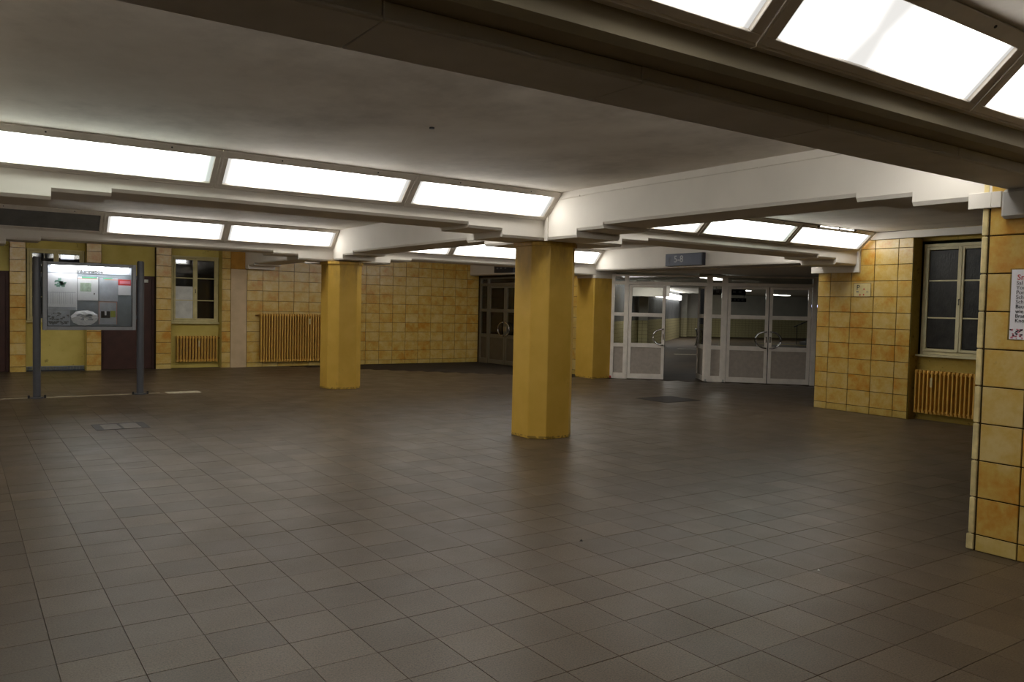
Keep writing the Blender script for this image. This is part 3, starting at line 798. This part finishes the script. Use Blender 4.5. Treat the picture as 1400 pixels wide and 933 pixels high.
hd = B(-hw+.062, hw-.062, .040, .049, 2.05, 2.168).build('header_strip', 'paper_grey', ib)
text_mesh('Information', .085, 'gasket', 'lettering', ib, Matrix.Translation((0, .0385, 2.058)) @ FACE_MY.to_3x3().to_4x4(), 'CENTER', 0.0006, 0.003)
tag(ib, 'free-standing lit information board on two grey posts', 'notice board')
BX, BW, BZ1, BH = 1.855-.63, 1.26, 2.17, .998
def sheet(x0, x1, y0, y1, mat, label, name='poster', th=.002, extra=(), lift=0):
    """fractions of the board's field, y down; sheet hangs on the backboard"""
    f = lambda x: BX+BW*x; g = lambda y: BZ1-BH*y
    cx, cz = (f(x0)+f(x1))/2, g(y1)
    root = empty(name, (cx, 15.15+.0485-lift, cz))
    w, h = BW*(x1-x0)/2, BH*(y1-y0)
    B(-w, w, -th, 0, 0, h).build('sheet', mat, root)
    for k, (nm, mt, a0, a1, b0, b1) in enumerate(extra):
        B(-w+2*w*a0, -w+2*w*a1, -th-.0008-.0004*k, -th-.0001, h*(1-b1), h*(1-b0)).build(nm, mt, root)
    tag(root, label, 'poster', 'posters in the information board'); return root
sc = lambda px: (px-180)/820; sy = lambda py: (py-155)/612
p = sheet(sc(182), sc(466), sy(232), sy(604), 'paper', 'big route map with a green centre, at the left of the information board')
m = MB()
for k in range(26):
    a = random.uniform(0, 2*pi); r = random.uniform(.02, .09)
    x, z = -.03+r*cos(a), .44+r*.75*sin(a); q = random.uniform(.012, .03)
    m.box(x-q, x+q, -.0034, -.0021, z-q*.6, z+q*.6)
m.build('map_print', 'map_green', p)['kind'] = 'stuff'
m = MB()
for k in range(14): m.box(-.20+k*.027, -.195+k*.027, -.0032, -.0021, .10, .30)
m.box(-.2, .2, -.0032, -.0021, .0, .05).box(-.2, .2, -.0033, -.0021, .285, .292)
m.build('table_print', 'paper_grey', p)
p = sheet(sc(472), sc(670), sy(262), sy(503), 'paper', 'small map with a green banner, right of the big route map',
      extra=(('banner', 'ink_green', .2, .95, .0, .06), ('banner_edge', 'ink_orange', .0, 1.0, .065, .085), ('map_print', 'map_pale', .12, .66, .25, .62), ('dark_mark', 'ink', .78, .84, .68, .74)))
sheet(sc(682), sc(866), sy(266), sy(508), 'paper_grey', 'pale timetable with a green and orange banner, in the middle of the board',
      extra=(('banner', 'ink_green', .2, .7, .0, .05), ('banner_edge', 'ink_orange', .3, 1.0, .06, .08)))
sheet(sc(870), sc(998), sy(276), sy(440), 'paper', 'notice with a red heading at the upper right of the board', extra=(('red_heading', 'ink_red', .0, 1.0, .0, .38), ('heading_print', 'ink_pink', .12, .95, .1, .28)))
sheet(sc(677), sc(858), sy(512), sy(746), 'paper_grey', 'orange-edged poster with a dark photo and a green square', lift=.0,
      extra=(('edge', 'ink_orange', .0, .02, 0, 1), ('edge', 'ink_orange', .98, 1.0, 0, 1), ('edge', 'ink_orange', .02, .98, .0, .015), ('photo', 'ink', .12, .62, .42, .72), ('photo_gap', 'paper', .32, .42, .42, .6), ('green_square', 'ink_olive', .64, .92, .40, .68)))
p = sheet(sc(182), sc(400), sy(606), sy(763), 'paper_grey', 'black and white print at the lower left of the board')
m = MB()
for k in range(46):
    x, z = random.uniform(-.15, .15), random.uniform(.02, .22); q = random.uniform(.006, .02)
    m.box(x-q, x+q, -.0034, -.0021, z-q*.7, z+q*.7)
m.build('dark_print', 'ink_soft', p)['kind'] = 'stuff'
# pale oval with an uneven surface
cr = empty('pale_oval', (BX+BW*sc(538), 15.15+.047, BZ1-BH*sy(764)))
m = MB(); n = 28; ring = []
pts = []
for j, rr in enumerate((0.0, .35, .62, .85, 1.0)):
    for k in range(n):
        a = 2*pi*k/n; jr = rr*(1+random.uniform(-.05, .05)*(rr > 0))
        pts.append((.205*jr*cos(a), -.006-.02*(1-rr)*rr*4-random.uniform(0, .008)*(rr > 0.3), .135+.128*jr*sin(a)))
for j in range(4):
    for k in range(n): m.f.append((j*n+k, j*n+(k+1) % n, (j+1)*n+(k+1) % n, (j+1)*n+k))
m.v = pts
m.build('sheet', 'paper', cr)
m = MB()
for k in range(20):
    x, z = random.uniform(-.1, .1), .14+random.uniform(-.05, .06); q = random.uniform(.01, .03)
    m.box(x-q, x+q, -.0335, -.032, z-q*.4, z+q*.4)
m.build('grey_flecks', 'paper_grey', cr)['kind'] = 'stuff'
tag(cr, 'pale uneven oval at the bottom of the information board', 'poster')

# ------------------------------------------------------------------ things set in the floor
o = B(0.2, 2.95, 15.17, 15.23, .0005, .004).build('floor_strip', 'strip_floor'); tag(o, 'thin pale strip on the floor at the feet of the information board', 'floor strip')
o = B(3.06, 3.62, 15.03, 15.34, .0005, .0035).build('floor_patch', 'strip_floor'); tag(o, 'pale floor patch at the end of the strip by the information board', 'floor patch')
h = empty('floor_hatch', (1.75, 11.43, 0))
m = MB().box(-.31, .31, -.27, -.24, .0005, .004).box(-.31, .31, .24, .27, .0005, .004).box(-.31, -.22, -.24, .24, .0005, .004).box(.22, .31, -.24, .24, .0005, .004).box(-.012, .012, -.24, .24, .0005, .004)
m.build('frame', 'hatch_dark', h)
for a, b in ((-.218, -.014), (.014, .218)): B(a, b, -.238, .238, .0005, .003).build('cover', 'hatch_tile', h)
tag(h, 'small floor hatch with dark frame in front of the information board', 'hatch')
o = empty('floor_hatch', (10.95, 10.75, 0))
B(-.42, .42, -.36, .36, .0005, .004).build('cover', 'hatch_dark', o); m = MB().box(-.45, .45, -.39, -.362, .0005, .005).box(-.45, .45, .362, .39, .0005, .005).box(-.45, -.422, -.362, .362, .0005, .005).box(.422, .45, -.362, .362, .0005, .005); m.build('frame', 'hatch_dark', o)
tag(o, 'dark floor cover in front of the pale glass doors', 'hatch')
for (x, y, s, lab) in ((3.66, 4.40, .016, 'tiny dark pebble of litter on the floor left of the nearest column'), (4.58, 3.115, .011, 'tiny pale crumb on the floor in the right foreground')):
    m = MB(); m.add([(x-s, y, .001), (x, y-s, .001), (x+s, y, .001), (x, y+s*.8, .001), (x+s*.1, y, s*.9)], [(0, 1, 4), (1, 2, 4), (2, 3, 4), (3, 0, 4), (3, 2, 1, 0)])
    o = m.build('litter', 'dark_metal' if s > .012 else 'white_board'); tag(o, lab, 'litter')

# ------------------------------------------------------------------ rest of the shell, outside the view
o = B(-7.2, -7, -5, 21, 0, CZ).build('wall_left', 'wall_plain'); tag(o, 'ochre hall wall beyond the left edge of the view', 'wall', kind='structure')
o = B(-7.2, 13.3, -5.2, -5, 0, CZ).build('wall_front', 'wall_plain'); tag(o, 'ochre hall wall behind the viewer', 'wall', kind='structure')

# ------------------------------------------------------------------ concourse beyond the doors
o = MB().prism([(13.10, 14.68), (16.9, 10.88), (60, 18), (60, 50), (20, 50), (13.19, 21.5)], -.10, -.002).build('floor_concourse', 'floor_far')
tag(o, 'grey floor of the concourse beyond the glass doors', 'floor', kind='structure')
o = MB().prism([(13.2, 14.70), (16.6, 11.3), (60, 14), (60, 50), (20, 50), (13.2, 22)], 2.78, 2.9).build('ceiling_concourse', 'far_white')
tag(o, 'pale ceiling of the concourse beyond the glass doors', 'ceiling', kind='structure')
def wall_line(name, a, b, z0, z1, mat, th, label=None, parent=None):
    a, b = Vector((*a, 0)), Vector((*b, 0)); d = (b-a).normalized(); n = Vector((-d.y, d.x, 0))*th
    o = MB().prism([tuple(p[:2]) for p in (a, b, b+n, a+n)], z0, z1).build(name, mat, parent)
    if label: tag(o, label, 'wall', kind='structure')
    return o
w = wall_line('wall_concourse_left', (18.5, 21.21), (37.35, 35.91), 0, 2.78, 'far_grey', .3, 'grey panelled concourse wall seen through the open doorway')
wall_line('tile_band', (18.53, 21.2), (37.35, 35.87), 0, 1.22, 'far_tile', .03, parent=w)
w = wall_line('wall_concourse_end', (37.8, 38.1), (58, 29.5), 0, 2.78, 'far_white', .3, 'far concourse end wall with yellow tiled lower half')
wall_line('tile_band', (37.75, 38.06), (57.9, 29.46), 0, 1.22, 'far_tile', .03, parent=w)
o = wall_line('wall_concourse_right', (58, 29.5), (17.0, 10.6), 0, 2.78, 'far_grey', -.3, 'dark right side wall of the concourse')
o = wall_line('wall_concourse_near', (13.2, 15.5), (18.5, 21.21), 0, 2.78, 'far_tile', .2, 'tiled concourse wall beside the pale glass doors')
for (x, y, lab) in ((24.15, 25.30, 'pale concourse column seen through the left door leaf'), (38.9, 37.0, 'pale concourse column at the end of the far passage')):
    c = empty('concourse_column', (x, y, 0), radians(-47))
    B(-.19, .19, -.19, .19, 1.22, 2.779).build('shaft', 'far_white', c, .01); B(-.2, .2, -.2, .2, 0, 1.22).build('tiled_foot', 'far_tile', c, .01)
    tag(c, lab, 'column', 'columns in the concourse')
def ceil_lamp(pts, z, label):
    c = Vector((sum(p[0] for p in pts)/4, sum(p[1] for p in pts)/4, z))
    root = empty('concourse_light', c)
    q = [(p[0]-c.x, p[1]-c.y) for p in pts]
    MB().prism(q, -.02, 0).build('diffuser', 'far_lamp', root)
    MB().prism([(x*1.04, y*1.04) for x, y in q], 0, 2.778-z).build('housing', 'far_white', root)
    tag(root, label, 'ceiling light', 'lights in the concourse')
ceil_lamp([(17.9, 16.45), (18.1, 16.15), (19.7, 17.0), (19.5, 17.3)], 2.66, 'concourse ceiling light seen through the glass above the open doorway')
ceil_lamp([(21.0, 22.4), (21.3, 22.0), (22.4, 22.9), (22.1, 23.3)], 2.72, 'concourse ceiling light seen through the narrow side pane')
ceil_lamp([(34.6, 30.9), (36.6, 32.0), (36.4, 32.4), (34.4, 31.3)], 2.72, 'added concourse ceiling light deep behind the closed double door, left of its neighbours')  # this lamp and the next two are added to brighten the concourse
ceil_lamp([(38.6, 29.6), (40.6, 30.2), (40.5, 30.7), (38.5, 30.1)], 2.72, 'added concourse ceiling light deep behind the right leaf of the double door')
ceil_lamp([(30.0, 25.2), (31.8, 25.9), (31.6, 26.4), (29.8, 25.7)], 2.72, 'added concourse ceiling light nearest behind the left leaf of the double door')
ceil_lamp([(22.0, 23.55), (22.9, 22.65), (23.1, 22.85), (22.2, 23.75)], 2.72, 'added concourse ceiling light brightening the bright beam behind the left pale door leaf')  # extra lamp, added to light up the beam behind it
lw_ = empty('wall_light', (28.2, 28.775, 2.33), math.atan2(14.70, 18.85))
B(0, 11.2, -.13, -.03, 0, .27).build('diffuser', 'far_lamp', lw_); B(-.05, 11.25, -.029, -.001, -.03, .30).build('backplate', 'far_white', lw_)
for k in range(1, 8): B(1.4*k-.03, 1.4*k+.03, -.14, -.13, 0, .27).build('divider', 'far_white', lw_)
tag(lw_, 'long light strip along the top of the concourse wall beyond the open doorway', 'wall light')
o = wall_line('ceiling_beam', (22.5, 24.25), (23.55, 23.2), 2.22, 2.78, 'beam', .4); tag(o, 'bright white concourse beam seen through the left pale door leaf', 'beam', kind='structure')
for (a, b, lab) in (((22.6, 21.9), (23.9, 20.9), 'first pale strip across the concourse floor'), ((26.0, 25.0), (27.4, 23.9), 'second pale strip across the concourse floor')):
    o = wall_line('floor_strip', a, b, -.001, .006, 'strip_floor', .35); tag(o, lab, 'floor strip', 'strips on the concourse floor')
# hanging signs, stairs and rail at the right of the concourse
for (x, y, z0, z1, w_, lab) in ((28.0, 24.0, 2.41, 2.67, 1.40, 'dark hanging sign in the concourse behind the closed double door'), (28.4, 24.0, 2.12, 2.28, .95, 'smaller dark hanging sign below the other one in the concourse')):
    c = empty('hanging_sign', (x, y, z0), radians(-45))
    B(-w_/2, w_/2, -.05, .05, 0, z1-z0).build('sign_box', 'sign_dark', c)
    m = MB()
    for k in range(5): m.box(-w_*.4+k*w_*.17, -w_*.4+k*w_*.17+w_*.09, -.053, -.0505, (z1-z0)*.35, (z1-z0)*.7)
    m.build('pale_marks', 'ink_soft', c)
    m = MB()
    for s in (-1, 1): m.tube([(s*w_*.4, 0, z1-z0), (s*w_*.4, 0, 2.78-z0)], .012, 6)
    m.build('hanger', 'dark_metal', c)
    tag(c, lab, 'sign', 'hanging signs in the concourse')
st = empty('staircase', (37.0, 26.6, 0), radians(-62))
for k in range(9): B(-.2+.30*k, 3.2, 0, 2.0, .17*k, .17*(k+1)-.004).build('step', 'far_grey', st)
MB().tube([(-.5, -.05, .95), (2.6, -.05, 2.45)], .03, 8).build('handrail', 'dark_metal', st)
for k in (0, 3, 6): MB().tube([(-.35+.3*k, -.05, 0.02), (-.35+.3*k, -.05, 1.02+.145*k)], .02, 6).build('rail_post', 'dark_metal', st)
B(-2.2, 3.2, -.35, -.2, .0, .006).build('yellow_edge', 'yellow_line', st)
tag(st, 'dark staircase with handrail seen through the right pale door leaf', 'stairs')
lb = empty('wall_lantern', (35.6, 25.0, 2.0), radians(-60))
B(-.22, .22, -.05, .05, 0, .12).build('lit_panel', 'blue_lamp', lb); B(-.25, .25, .05, .12, -.06, .78).build('housing', 'dark_metal', lb)
tag(lb, 'small bluish lit panel at the edge of the right door glass', 'lamp')

bpy.context.view_layer.update()
